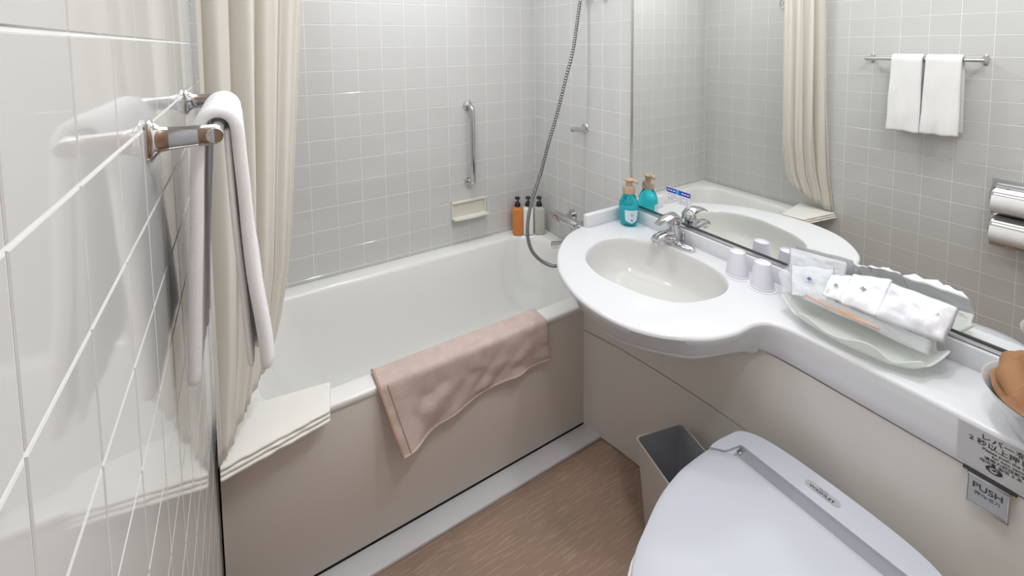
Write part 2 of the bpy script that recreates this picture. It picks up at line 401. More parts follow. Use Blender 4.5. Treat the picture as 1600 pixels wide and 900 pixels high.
# notice sticker on the fascia
fs = frame((-.1972, -1.741, .6885), (0, -1, 0), (0, 0, 1))
stk = thing('notice_sticker', 'grey notice sticker with Japanese flush instructions on the counter front', 'sign', (-.1972, -1.741, .6885))
FS = fs @ T(0, 0, .0008)
link('backing', G().box(-.090, .090, -.0375, .0375, -.0006, .0006, 0, FS), STICKER, stk)
def st(b, sz, y, bold=0, sx=1, x=0): text(b, sz, INK, FS @ T(x, y, .0009), stk, bold=bold, sx=sx)
st('レバーを力強く', .0118, .0262, .00015, 1.2, -.012)
st('2 秒以上押して下さい', .0118, .0140, .00015, 1.1, -.012)
st('Please push the lever powerfully', .0070, .0045, .0001, 1.05, -.010)
st('for two seconds or more', .0070, -.0028, .0001, 1.05, -.008)
st('请用力按压扳手二秒以上', .0066, -.0108, .0001, 1.1, -.015)
st('레버를 힘껏 2 초 이상 눌러 주십시오', .0060, -.0180, .0001, 1.25, -.004)
link('emblem', G().lathe([(.0, .0009), (.0085, .0009), (.0085, .0003)], 28, FS @ T(-.042, -.0272, 0) @ Matrix.Diagonal((1.25, .8, 1, 1))), INK, stk)
for k in range(3):
    pts = [FS @ Vector((-.042 + (.0055-k*.0013)*math.cos(a)*1.05, -.0272 + (.004-k*.0011)*math.sin(a), .0013)) for a in [PI*.2 + 1.45*PI*i/12 + k*.9 for i in range(13)]]
    link('emblem_stroke', G().tube(pts, .00045, 6), STICKER, stk)
# push lever
px = thing('flush_lever', 'clear PUSH flush lever plate sticking out under the counter edge', 'lever', (-.2, -1.72, .60))
FL = frame((-.2015, -1.694, .609), (0, -1, 0), (.06, 0, 1))
link('plate', G().box(-.026, .026, -.0275, .0275, -.003, .003, .0015, FL), CLEARP, px)
link('insert', G().box(-.021, .021, -.0225, .0225, -.0045, -.0035, 0, FL), CARDW, px)
link('frame', G().box(-.027, .027, .024, .028, -.0035, .0035, .001, FL).box(-.027, -.024, -.028, .028, -.0035, .0035, .001, FL).box(.024, .027, -.028, .028, -.0035, .0035, .001, FL).box(-.027, .027, -.0285, -.025, -.0035, .0035, .001, FL), STEEL, px)
text('PUSH', .0155, INK, FL @ T(0, .010, .0035), px, bold=.0002, sx=1.05)
text('押/누르기', .0080, INK, FL @ T(0, -.003, .0035), px)
link('hinge', G().box(-.034, .034, .0275, .0315, -.006, .0005, .001, FL), DARK, px)

# ================================================================== MIRROR
mir = thing('wall_mirror', 'large frameless wall mirror above the vanity with chrome edge strips', 'mirror', (0, -1.3, .79))
link('glass', G().box(-.003, .0018, -2.03, -.664, .796, 2.10), MIRROR, mir, 0)
link('side_trim', G().box(-.006, .0018, -.668, -.660, .788, 2.10, .0008), STEEL, mir)
link('bottom_trim', G().box(-.008, .0018, -2.03, -.660, .7855, .797, .0008), STEEL, mir, label='dark edged steel channel along the bottom of the mirror')
link('seal', G().box(-.0082, .001, -2.03, -.660, .7955, .7985), DARK, mir)
# small card stuck on the mirror
cdz = thing('notice_card', 'small white card with blue header stuck low on the mirror', 'card', (-.005, -.885, .89))
FC = frame((-.0045, -.884, .888), (0, -1, 0), (0, 0, 1))
link('sheet', G().box(-.049, .049, -.025, .025, -.0008, .0008, 0, FC), CARDW, cdz)
link('header', G().box(-.049, .049, .008, .025, .0006, .0011, 0, FC), CARDB, cdz, label='blue header band')
link('header_spot', G().lathe([(0, .0014), (.008, .0014), (.008, .001)], 20, FC @ T(-.003, .0165, 0)), CYAN, cdz)
for y in (.001, -.006, -.013, -.019):
    for k in range(7):
        if (k + int(y*1000)) % 5 == 4: continue
        link('print_line', G().box(-.043+k*.0125, -.034+k*.0125, y-.0009, y+.0009, .0008, .0011, 0, FC), INKG, cdz, 0)
for k in range(8):
    if k not in (3, 4): link('print_line', G().box(-.044+k*.0115, -.036+k*.0115, .0145, .0185, .0011, .0014, 0, FC), CARDW, cdz, 0)

# ================================================================== TOILET
ZT = .46; yc = -1.487
toi = thing('toilet', 'white toilet with closed lid and washing seat beside the vanity panel', 'toilet', (-.5, yc, 0))
lidh = [(-.352, .170), (-.372, .1705), (-.426, .205), (-.451, .206), (-.52, .204), (-.60, .190), (-.68, .163), (-.735, .137), (-.79, .095), (-.82, .05), (-.83, 0)]
def outl(h): return h + [(x, -y) for x, y in h[::-1][1:]]
def ring(pts, z, s=1, c=(-.56, 0)): return [Vector((c[0] + (x-c[0])*s, yc + (y-c[1])*s, z)) for x, y in pts]
lid_s = [(-.366, 0.1)] 
LO = [(p.x, p.y) for p in catmull([(x, y, 0) for x, y in [(-.426, .2055), (-.47, .2055), (-.52, .203), (-.60, .188), (-.68, .160), (-.735, .137), (-.79, .095), (-.82, .05), (-.83, 0)]], False, 5)]
LO = [(-.362, .158), (-.372, .172), (-.395, .196), (-.408, .2045)] + LO
LO = outl(LO)
g = G().loft([ring(LO, ZT-.030, .985), ring(LO, ZT-.026, 1), ring(LO, ZT-.007, 1), ring(LO, ZT-.0025, .995), ring(LO, ZT-.0005, .985), ring(LO, ZT+.001, .90), ring(LO, ZT+.002, .6), ring(LO, ZT+.0025, .2)], True, True, True)
link('lid', g, LID, toi, 50)
link('seat', G().loft([ring(LO, ZT-.050, .965), ring(LO, ZT-.047, .985), ring(LO, ZT-.034, .985), ring(LO, ZT-.032, .97)], True, True, True), LID, toi, 50)
BO = [(p.x, p.y) for p in catmull([(x, y, 0) for x, y in [(-.36, .207), (-.345, .2045), (-.318, .2015), (-.296, .196), (-.276, .178), (-.262, .145), (-.254, .09), (-.251, 0)]], False, 5)]
BO = outl([(-.405, .2075)] + BO)
BI = [(-.405, .207)]
# body of the seat unit; a slot is left in front of it for the hinge
def slotring(z, s=1): return [Vector((-.33+(x+.33)*s, yc+y*s, z)) for x, y in BO]
g = G().loft([slotring(ZT-.055, .98), slotring(ZT-.050, 1), slotring(ZT-.012, 1), slotring(ZT-.008, .995)], True, True, True)
link('seat_unit', g, LID, toi, 40)
TOPO = outl([(-.328, .168), (-.333, .172), (-.362, .178), (-.378, .182), (-.400, .2060), (-.385, .2075)] + [(x, y) for x, y in BO[2:len(BO)//2+1]])
g = G().loft([[Vector((x, yc+y, ZT-.010)) for x, y in TOPO], [Vector((x, yc+y, ZT-.003)) for x, y in TOPO], [Vector((-.31+(x+.31)*.985, yc+y*.992, ZT)) for x, y in TOPO]], True, True, True)
link('unit_cover', g, LID, toi, 40)
link('hinge_slot', G().box(-.362, -.326, yc-.168, yc+.168, ZT-.012, ZT-.0075), SLOT, toi)
link('hinge_cap', G().box(-.352, -.330, yc+.158, yc+.168, ZT-.012, ZT-.003, .002), CHROME, toi, label='small chrome hinge cap')
FT = frame((-.292, yc+.012, ZT+.0003), (0, -1, 0), (1, 0, 0))
link('badge', G().loft([[FT @ Vector((sgx*.022 + .011*math.cos(a), .0105*math.sin(a), z)) for sgx, a in [(1, -PI/2+PI*i/10) for i in range(11)] + [(-1, PI/2+PI*i/10) for i in range(11)]] for z in (0, .0006)], True, True, True), LIDGREY, toi, label='oval grey badge with dark lettering')
text('TOTO', .0062, INK, FT @ T(0, .0045, .0008), toi)
text('WASHLET', .0105, INK, FT @ T(0, -.0035, .0008), toi, bold=.0002)
def oval(x0, x1, hw, z, n=40):
    out = []
    for i in range(n):
        a = 2*PI*i/n; c, s_ = math.cos(a), math.sin(a)
        out.append(Vector(((x0+x1)/2 + (x1-x0)/2*math.copysign(abs(c)**.8, c), yc + hw*math.copysign(abs(s_)**.8, s_), z)))
    return out
g = G().loft([oval(-.70, -.232, .125, 0), oval(-.69, -.236, .115, .02), oval(-.67, -.236, .105, .12), oval(-.72, -.236, .135, .22), oval(-.79, -.238, .172, .32), oval(-.812, -.240, .188, .38), oval(-.815, -.242, .19, .408)], True, True, True)
link('bowl', g, BOWLC, toi, 50)

# ================================================================== WASTE BIN
bn = thing('waste_bin', 'open rectangular beige bin with dark inside, between toilet and tub', 'bin', (-.345, -1.165, 0))
bc = Vector((-.345, -1.168)); ba = math.radians(-13)
def bring(hx, hy, z, r=.012): 
    return [Rz(ba) @ p + Vector((bc.x, bc.y, 0)) for p in rrect(-hx, hx, -hy, hy, r, z, 4)]
link('body', G().loft([bring(.060, .078, .0), bring(.061, .079, .004), bring(.080, .099, .296), bring(.0815, .1005, .2965), bring(.0815, .1005, .300), bring(.0775, .0965, .300), bring(.0765, .0955, .290)], True, True, False), BIN, bn, 40)
link('inside_liner', G().loft([bring(.0768, .0958, .2985), bring(.074, .093, .25), bring(.058, .076, .01)], True, False, True), BININ, bn, 40, label='dark grey inside')

# ================================================================== SHOWER CURTAIN
ct = thing('shower_curtain', 'cream shower curtain gathered at the left end of the bathtub', 'curtain', (-1.32, -.66, .5))
EX = [(.50, -1.34), (.60, -1.318), (.70, -1.284), (.86, -1.253), (1.2, -1.226), (1.57, -1.198), (2.05, -1.18)]
EY = [(.50, -.655), (.60, -.632), (.70, -.607), (.86, -.600), (1.57, -.617), (2.05, -.62)]
FYc = [(.48, -.790), (.7, -.762), (1.1, -.735), (1.66, -.715), (2.05, -.70)]
def cf(u, v):
    zh = lerp(.500, .625, u**1.3) + .004*math.sin(u*19)
    z = zh + (2.02-zh)*v
    E_ = Vector((interp(EX, z), interp(EY, z))); F_ = Vector((-W+.008, interp(FYc, z)))
    d = (E_-F_); n = Vector((-d.y, d.x)).normalized()
    ph = 2*PI*4.3*(u**1.1) + .35*math.sin(z*1.9) + .5*nz(u*2, z*.6)
    a = lerp(.002, .030, min(1, (z-zh)/.55)**.85)*(1 - .7*min(1, max(0, (u-.5)/.3)))*(.75+.4*nz(u*5+3, z*.4, 2))*min(1, u*8, (1-u)*10+.15)
    p = F_ + d*u + n*(a*math.sin(ph) + .004*math.sin(ph*2.6+z)) + d.normalized()*(.006*math.cos(ph*1.0)*min(1, (1-u)*6))
    return Vector((max(-W+.004, p.x), p.y, z))
cl = link('cloth', grid(220, 50, cf), CURTAIN, ct, 180); solid(cl, .0012)
rod = thing('curtain_rod', 'chrome curtain rod above the bathtub front edge', 'rod', (-W/2, -.655, 2.05))
link('rod', G().tube([(-W+.001, -.655, 2.05), (-.001, -.655, 2.05)], .0125, 16), CHROME, rod)
for sx in (-W+.001, -.001):
    link('flange', G().lathe([(0, 0), (.028, 0), (.028, .004), (.02, .010), (0, .012)], 24, aim((sx, -.655, 2.05), (1 if sx < -.5 else -1, 0, 0))), CHROME, rod)
for k in range(8):
    c = Vector((-1.42 + k*.031, -.655, 2.04)); pts = [c + Vector((0, .020*math.cos(a), .022*math.sin(a))) for a in [2*PI*i/16 for i in range(17)]]
    link('curtain_ring', G().tube(pts, .0018, 6), CHROME, ct)
# hook on the left wall seen in the mirror
hk = thing('curtain_hook', 'grey curtain holdback ring on the left wall, seen in the mirror', 'hook', (-W, -.498, 1.65))
link('wall_plate', G().lathe([(0, 0), (.012, 0), (.012, .004), (.007, .006), (.004, .02)], 20, aim((-W, -.498, 1.665), (1, 0, 0))), STEEL, hk)
link('ring', G().tube([(-W+.020, -.498+.022*math.cos(a), 1.655+.026*math.sin(a)) for a in [2*PI*i/24 for i in range(25)]], .0032, 8), STEEL, hk)

# ================================================================== TOWEL BAR + TOWELS
BX, BZ = -1.378, 1.347
tb = thing('towel_bar', 'chrome towel bar with two brackets on the left tiled wall', 'towel bar', (-W, -1.115, BZ))
for y in (-1.31, -.92):
    br_ = link('bracket', G().loft([[Vector((x, y+h*math.cos(a), BZ+v_*math.sin(a)*1.0)) for a in [2*PI*i/24 for i in range(24)]] for x, h, v_ in ((-W, .011, .024), (-W+.004, .0112, .0245), (-W+.007, .009, .020), (-W+.012, .007, .0145), (-W+.020, .0062, .0130), (-W+.045, .0060, .0120), (-W+.064, .0060, .0118), (-W+.068, .0045, .009))], True, True, True), CHROME, tb, 50)
link('bar', G().tube([(BX, -1.319, BZ), (BX, -.911, BZ)], .0085, 20), CHROME, tb)
for y in (-1.3195, -.9105): link('end_cap', G().lathe([(0, -.0015), (.008, -.001), (.0088, .0), (.008, .001), (0, .0015)], 20, aim((BX, y, BZ), (0, 1, 0))), CHROME, tb)
def hang_towel(y0, y1, zf, zb, seed, label, flare):
    L1 = BZ - zf; L2 = BZ - zb; tot = L1 + L2 + PI*.019
    def fn(u, v):
        s = v*tot; y = lerp(y0, y1, u)
        if s < L1:
            q = 1 - s/L1; x = BX + .0205 + flare*q**1.3; z = BZ - L1 + s - .012*nz(y*22, 1, seed)*max(0, q-.9)*10
            x += (.006*nz(y*14, z*5, seed) + .006*nz(y*40, z*8, seed+2))*(.25+q*q*1.6) ; y += .008*nz(z*6, u, seed+5)*q + (u-.5)*.010*q
        elif s < L1 + PI*.019:
            a = (s-L1)/.019; x = BX + .0205*math.cos(a); z = BZ + .019*math.sin(a) + .002*nz(y*30, a, seed)
        else:
            d = s - L1 - PI*.019; q = d/L2; x = BX - .0205 - .020*q + .003*nz(y*20, d*7, seed+9); z = BZ - d; y += .004*nz(z*6, u, seed+7)
        return Vector((x, y, z))
    g = grid(14, 60, fn); loc = (BX, (y0+y1)/2, BZ)
    o = single('hand_towel', g, TOWEL, label, 'towel', loc, 'white hand towels on the towel bar', 180); solid(o, .0150, 0); subsurf(o, 1)
    def inner(u, v):
        y = lerp(y0+.006, y1-.004, u); q = v; z = BZ - .004 - q*(L1-.012) - .014*nz(y*25, 3, seed+4)*max(0, q-.9)*10
        return Vector((BX + .0095 + (flare-.003)*q**1.3 - .001*q + .004*nz(y*16, z*6, seed+6)*q, y, z))
    i_ = link('inner_fold', grid(12, 40, inner), TOWEL, o, 180); solid(i_, .008, 0); subsurf(i_, 1); return o
hang_towel(-1.258, -1.140, 1.012, 1.02, 3, 'white folded hand towel at the near end of the towel bar', .018)
hang_towel(-1.130, -1.018, 1.010, 1.02, 11, 'white folded hand towel at the far end of the bar, nearer the curtain', .016)

# ================================================================== PAPER HOLDERS (left wall, seen in the mirror)
ph = thing('paper_holder', 'double chrome toilet roll holder set in the left wall, seen in the mirror', 'holder', (-W, -1.43, .56))
y0, y1 = -1.352, -1.512
link('back_plate', G().box(-W, -W+.004, y1, y0, .555, .845, .0015), STEEL, ph)
for zc in (.765, .635):
    cv = link('cover', grid(12, 12, lambda u, v: Vector((-W+.004+.064*math.sin(v*1.62), lerp(y0-.006, y1+.006, u), zc+.004+.058*math.cos(v*1.62)))), CHROME, ph, 60); solid(cv, .0015)
    for ya in (y0-.008, y1+.004): link('arm', G().box(-W+.003, -W+.050, ya, ya+.004, zc-.02, zc+.03, .001), STEEL, ph)
    ro = single('toilet_roll', G().tube([(-W+.044, y0-.012, zc-.014), (-W+.044, y1+.012, zc-.014)], .040, 40), TOWEL, 'white toilet roll in the %s half of the double chrome holder' % ('upper' if zc > .7 else 'lower'), 'toilet roll', (-W+.044, (y0+y1)/2, zc-.014), 'toilet rolls in the wall holder')

# ================================================================== GRAB BAR, SOAP DISH
gb = thing('grab_bar', 'vertical chrome grab bar on the back wall above the soap dish', 'grab bar', (-.40, 0, .96))
gx, z0, z1 = -.400, .777, 1.149
pts = [(gx, -.004, z0), (gx, -.030, z0)] + [(gx, -.030-.018*math.sin(a), z0+.018-.018*math.cos(a)) for a in (.5, 1.05, 1.57)] + [(gx, -.048, (z0+z1)/2)] + [(gx, -.030-.018*math.cos(a), z1-.018+.018*math.sin(a)) for a in (0, .5, 1.05, 1.57)] + [(gx, -.004, z1)]
link('rail', G().tube(pts, .0125, 16), CHROME, gb, 60)
for z in (z0, z1): link('flange', G().lathe([(0, 0), (.024, 0), (.025, .003), (.022, .008), (.0125, .011)], 28, aim((gx, 0, z), (0, -1, 0))), CHROME, gb)
sd = thing('soap_dish', 'cream ceramic soap dish set in the tiled back wall', 'soap dish', (-.405, 0, .60))
a0, a1, b0, b1 = -.500, -.312, .600, .690
link('frame', G().box(a0, a1, -.018, .002, b1-.010, b1, .003).box(a0, a0+.010, -.012, .002, b0, b1, .003).box(a1-.010, a1, -.012, .002, b0, b1, .003), CREAM, sd)
link('back', G().box(a0+.004, a1-.004, -.0025, .002, b0, b1), CREAM, sd)
g = grid(24, 10, lambda u, v: Vector((lerp(a0, a1, u), -.002-.048*v, b0+.010 - .012*(math.sin(PI*v)**.7)*(math.sin(PI*u)**.35) + (.004 if v > .95 else 0))))
tr_ = link('tray', g, CREAM, sd, 60); solid(tr_, .006, -1)

# ================================================================== SHOWER FITTINGS
sh = thing('shower_holder', 'chrome shower head holder on the right tiled wall at the top', 'shower holder', (0, -.40, 1.66))
link('wall_plate', G().lathe([(0, 0), (.024, 0), (.024, .005), (.016, .010), (.010, .028), (.010, .045), (0, .047)], 28, aim((0, -.415, 1.665), (-1, 0, 0))), CHROME, sh)
link('cradle', G().lathe([(.017, -.014), (.017, .014), (.0125, .016), (.0125, -.016), (.017, -.014)], 24, aim((-.052, -.410, 1.665), (-.3, 0, 1))), CHROME, sh)
link('side_knob', G().tube([(-.05, -.425, 1.662), (-.05, -.440, 1.660)], .008, 14), CHROME, sh)
shd = thing('hand_shower', 'chrome hand shower resting in its wall holder', 'shower', (-.05, -.41, 1.70))
link('handle', G().tube([(-.047, -.410, 1.640), (-.052, -.410, 1.665), (-.085, -.410, 1.775), (-.10, -.410, 1.82)], [.010, .0115, .013, .014], 18), CHROME, shd)
link('head', G().lathe([(0, .012), (.015, .010), (.036, -.006), (.036, -.014), (0, -.016)], 28, aim((-.112, -.41, 1.835), (.55, 0, .8))), CHROME, shd)
rod2 = thing('wall_hook', 'small chrome knob on the right wall near the mirror top edge', 'knob', (0, -.508, 1.64))
link('post', G().lathe([(0, 0), (.013, 0), (.013, .004), (.006, .007), (.006, .022), (0, .023)], 20, aim((0, -.511, 1.638), (-1, 0, 0))), CHROME, rod2)
link('cap', G().lathe([(0, 0), (.009, .001), (.010, .008), (.007, .013), (0, .014)], 20, aim((-.020, -.511, 1.638), (-1, 0, 0))), CHROME, rod2)
hp = [(-.046, -.410, 1.645), (-.068, -.412, 1.53), (-0.0922, -0.4120, 1.4088), (-0.1302, -0.4020, 1.2677), (-0.1650, -0.3920, 1.1331), (-0.2035, -0.3820, 1.0091), (-0.2372, -0.3720, 0.8850), (-0.2721, -0.3640, 0.7862), (-0.2926, -0.3580, 0.7056), (-0.2983, -0.3550, 0.6309), (-0.2890, -0.3560, 0.5698), (-0.2660, -0.3600, 0.5228), (-0.2230, -0.3680, 0.4795), (-0.1745, -0.3800, 0.4540), (-.135, -.40, .463), (-.095, -.425, .50), (-.082, -.44, .60)]
hs = catmull(hp, False, 60)
rr = [.0068 + (.0011 if (i % 5) < 3 else -.0006) for i in range(len(hs))]
hose = thing('shower_hose', 'ribbed grey metal shower hose hanging in a long loop over the tub', 'hose', (-.05, -.41, 1.64))
link('ribbed_tube', G().tube(hs, rr, 10), mat('hose_metal', (.27, .27, .27), .3, 1), hose, 70)
link('nut', G().tube([hs[0]+Vector((0, 0, .012)), hs[0], hs[16]], [.0095, .0095, .0085], 16), CHROME, hose)
pg = thing('shower_peg', 'chrome peg holder on the right wall midway down', 'hook', (0, -.39, 1.06))
link('wall_plate', G().lathe([(0, 0), (.021, 0), (.021, .003), (.017, .008), (.011, .010)], 28, aim((0, -.390, 1.058), (-1, 0, 0)) @ Matrix.Diagonal((1, 1.15, 1, 1))), CHROME, pg)
link('peg', G().tube([(-.004, -.390, 1.058), (-.03, -.390, 1.054), (-.074, -.390, 1.060)], [.0125, .0120, .0110], 18), CHROME, pg)
link('peg_end', G().lathe([(0, .0), (.0122, .0), (.0122, .008), (.008, .011), (0, .011)], 18, aim((-.070, -.390, 1.0595), (-1, 0, .1))), CHROME, pg)
mx = thing('bath_mixer', 'chrome bath mixer tap on the right wall behind the basin', 'tap', (0, -.36, .62))
link('body', G().tube([(-.075, -.26, .628), (-.075, -.285, .628), (-.075, -.29, .628), (-.075, -.43, .628), (-.075, -.435, .628), (-.075, -.48, .628)], [.018, .019, .022, .022, .019, .018], 24), CHROME, mx)
for y in (-.315, -.42): link('wall_union', G().tube([(-.001, y+.01, .628), (-.006, y+.01, .628), (-.0061, y+.01, .628), (-.03, y+.01, .628), (-.07, y, .628)], [.026, .024, .012, .012, .012], 20), CHROME, mx)
link('lever', G().tube([(-.076, -.285, .638), (-.078, -.262, .642), (-.080, -.242, .645)], [.012, .010, .008], 12), CHROME, mx)
link('handle_cap', G().lathe([(0, 0), (.019, 0), (.0195, .01), (.014, .018), (0, .02)], 24, aim((-.075, -.262, .628), (0, 1, 0))), CHROME, mx)
link('spout', G().tube([(-.080, -.405, .612), (-.085, -.405, .575), (-.098, -.375, .535), (-.115, -.325, .515), (-.122, -.305, .508)], [.014, .0135, .014, .0165, .0170], 18), CHROME, mx)

# ================================================================== BOTTLES ON THE TUB CORNER
def pump_bottle(x, y, m, rot, label, hgt=.128):
    t = thing('shampoo_bottle', label, 'bottle', (x, y, RIM), 'pump bottles on the tub corner')
    Mx = T(x, y, RIM+.0005) @ Rz(rot) @ Matrix.Diagonal((1.16, 1.16, 1.05, 1))
    def sq(h, z, r=.008): return [Mx @ p for p in rrect(-h, h, -h, h, min(r, h*.95), z, 4)]
    link('bottle_body', G().loft([sq(.020, 0), sq(.0225, .002), sq(.0225, hgt-.006), sq(.021, hgt-.002), sq(.014, hgt+.003), sq(.0105, hgt+.006)], True, True, True), m, t, 50)
    link('collar', G().lathe([(.0105, 0), (.0135, .001), (.0135, .007), (.0105, .018), (.0075, .022), (.0045, .024)], 20, Mx @ T(0, 0, hgt+.006)), BLACKP, t)
    link('stem', G().lathe([(.0035, 0), (.0035, .014)], 12, Mx @ T(0, 0, hgt+.029)), CLEARP, t)
    link('pump_head', G().lathe([(0, 0), (.0105, .001), (.012, .006), (.010, .011), (0, .012)], 20, Mx @ T(0, 0, hgt+.040)).tube([Mx @ Vector(p) for p in ((0, 0, hgt+.046), (0, -.018, hgt+.047), (0, -.027, hgt+.042))], [.0055, .005, .004], 10), BLACKP, t)
    link('mark', G().lathe([(0, .0), (.003, 0), (.003, .0004), (0, .0004)], 12, Mx @ T(0, -.0227, .022) @ Rx(PI/2)), INKG, t)
    return t
pump_bottle(-.156, -.058, ORANGE, -.45, 'orange shampoo bottle with black pump, leftmost on the tub corner')
pump_bottle(-.108, -.083, WHITEB, -.55, 'white pump bottle on the tub corner, behind the shower hose')
pump_bottle(-.060, -.112, CLEARL, -.45, 'pale clear pump bottle on the tub corner, nearest the tap')

# ================================================================== PINK BATH MAT OVER THE RIM
mt_top = RIM + .004
def mfn(u, v):
    # u along x, v from the inner edge over the rim and down
    x = lerp(-1.052, -.462, u)
    inner = .075; fall = lerp(.188, .128, u) + .006*math.sin(u*7)
    s = v*(inner + fall)
    xx = x
    if s < inner - .006:
        y = -.633 - s; z = mt_top + .0015*nz(x*20, s*30, 1) + (-.004 if s < .002 else 0)
    elif s < inner + .010:
        a = (s-(inner-.006))/.016*PI/2; y = -.633-(inner-.006) - .010*math.sin(a); z = mt_top - .010*(1-math.cos(a))
    else:
        d = s - inner - .010; q = d/(fall-.010)
        z = mt_top - .010 - d*.985
        left = math.exp(-(u/.22)**2)
        pk = .017*math.sin(PI*min(1, q*1.05))*max(0, nz(u*5.5+q*1.5, q*1.8-u*3, 6)+.1) + .0035*math.sin(PI*q)*nz(u*14, q*4, 9)
        y = -.633 - inner - .005 - pk - .004*q - .045*left*q**1.2 - .010*q*(.5+.5*math.sin(u*17+1.2)) - .012*q*max(0, nz(u*7, q*3, 4)) - .010*q*math.exp(-((u-1)/.1)**2)
        xx = x + .050*q*left - .004*q
    return Vector((xx, y, z))
mt = thing('bath_mat', 'pink terry bath mat folded over the front rim of the bathtub', 'bath mat', (-.75, -.70, RIM))
mc = link('cloth', grid(90, 40, mfn), MATPINK, mt, 180); solid(mc, .007, 0); subsurf(mc, 1)
hem = [mfn(.008, v/40) + Vector((-.003, -.0025, .0035)) for v in range(41)]
link('hem', G().tube(hem, .0042, 8), STITCH, mt, label='darker stitched end hem')
hem2 = [mfn(u/60, .995) + Vector((0, -.002, .0005)) for u in range(61)]
link('hem', G().tube(hem2, .0042, 8), MATPINK, mt)
hem3 = [mfn(.045, v/40) + Vector((0, -.0042, .0042)) for v in range(12, 41)]
link('seam', G().tube(hem3, .0012, 6), STITCH, mt)

# ================================================================== FOLDED WHITE TOWEL AT THE TUB'S LEFT END
cr = [Vector((-1.432, -.615)), Vector((-1.170, -.648)), Vector((-1.188, -.748)), Vector((-1.430, -.790))]
fw_ = thing('folded_towel', 'folded white bath towel lying on the left end of the tub rim', 'towel', (-1.31, -.70, RIM))
for k in range(3):
    def ffn(u, v, k=k):
        a = cr[0].lerp(cr[1], u); b = cr[3].lerp(cr[2], u); b = b + (b-a).normalized()*(.004*(2-k) + .004*nz(u*9, k, 3)); p = a.lerp(b, v)
        z = RIM + .0065 + k*.0085 + .0012*nz(u*8, v*6, k+5) - .006*v*(1-k*.2)
        return Vector((p.x, p.y, z))
    o = link('fold', grid(24, 14, ffn), WHITEC, fw_, 180); solid(o, .0076, 0); bv = o.modifiers.new('bevel', 'BEVEL'); bv.width = .003; bv.segments = 3; bv.limit_method = 'ANGLE'

# ================================================================== FAUCET
fc = thing('basin_faucet', 'chrome single lever basin faucet with wide base plate', 'faucet', (-.052, -.90, V))
fx, fy = -.050, -.900
def stad(l, w_, z, s=1, oy=0): return [Vector((fx + w_*s*math.copysign(abs(math.sin(a))**1, math.sin(a)), fy + oy + (l*s*math.copysign(abs(math.cos(a))**.6, math.cos(a))), V+z)) for a in [2*PI*i/36 for i in range(36)]]
link('base_plate', G().loft([stad(.070, .023, .0005, 1, -.014), stad(.071, .024, .004, 1, -.014), stad(.070, .023, .011, 1, -.014), stad(.060, .016, .016, 1, -.014)], True, True, True), CHROME, fc, 50)
link('body', G().tube([(fx+.004, fy, V+.012), (fx+.002, fy, V+.035), (fx, fy, V+.058), (fx-.002, fy, V+.070)], [.025, .0225, .021, .020], 28), CHROME, fc, 60)
def xs(path, wid, hgt, n=20):
    rings = []
    P_ = [Vector(p) for p in path]
    for i, p in enumerate(P_):
        t = (P_[min(i+1, len(P_)-1)] - P_[max(i-1, 0)]).normalized(); b = Vector((0, 1, 0)); u = t.cross(b)
        rings.append([p + b*wid[i]*math.cos(2*PI*j/n) + u*hgt[i]*math.sin(2*PI*j/n) for j in range(n)])
    return G().loft(rings, True, True, True)
link('spout', xs([(fx+.005, fy, V+.030), (fx-.028, fy, V+.036), (fx-.055, fy, V+.040), (fx-.080, fy, V+.038), (fx-.096, fy, V+.032)], [.022, .021, .019, .0175, .0155], [.020, .017, .014, .0125, .010]), CHROME, fc, 60)
link('aerator', G().lathe([(.010, 0), (.0115, .002), (.0115, .012), (0, .012)], 20, T(fx-.088, fy, V+.016)), STEEL, fc)
link('lever', xs([(fx+.024, fy, V+.070), (fx+.018, fy, V+.085), (fx, fy, V+.096), (fx-.028, fy, V+.099), (fx-.056, fy, V+.094), (fx-.082, fy, V+.084)], [.018, .022, .024, .021, .017, .013], [.009, .013, .015, .010, .0065, .0045]), CHROME, fc, 60)
link('neck', G().lathe([(.020, 0), (.0205, .004), (.019, .012), (.016, .020)], 28, T(fx-.001, fy, V+.066)), CHROME, fc, 60)
link('lift_rod', G().tube([(fx+.028, fy-.02, V+.005), (fx+.028, fy-.02, V+.035)], .0025, 8).lathe([(0, 0), (.0045, .001), (.0045, .007), (0, .009)], 12, T(fx+.028, fy-.02, V+.033)), CHROME, fc)

# ================================================================== CUPS ON COASTERS
cupn = ('white upside-down cup on coaster, the one nearer the faucet', 'white upside-down cup on coaster, the one nearer the amenity tray')
for i, (x, y) in enumerate(((-.068, -1.142), (-.071, -1.218))):
    z = V + .0025
    single('coaster', G().lathe([(0, 0), (.0375, 0), (.0385, .001), (.0375, .0022), (0, .0022)], 40, T(x, y, V+.0003)), COASTER, 'round white coaster under the cup nearer the %s' % ('faucet', 'amenity tray')[i], 'coaster', (x, y, V), 'coasters on the vanity')
    c = thing('cup', cupn[i], 'cup', (x, y, z), 'upside-down cups on the vanity')
    link('wall', G().lathe([(.0305, .0045), (.0300, .010), (.0215, .070), (.0208, .0722), (.019, .0722), (.0180, .0695), (0, .0695)], 40, T(x, y, z)), CUP, c, 35)
    link('rim', G().tube([(x+.0315*math.cos(a), y+.0315*math.sin(a), z+.0025) for a in [2*PI*k/40 for k in range(41)]], .0022, 8, False), CUP, c, 60)

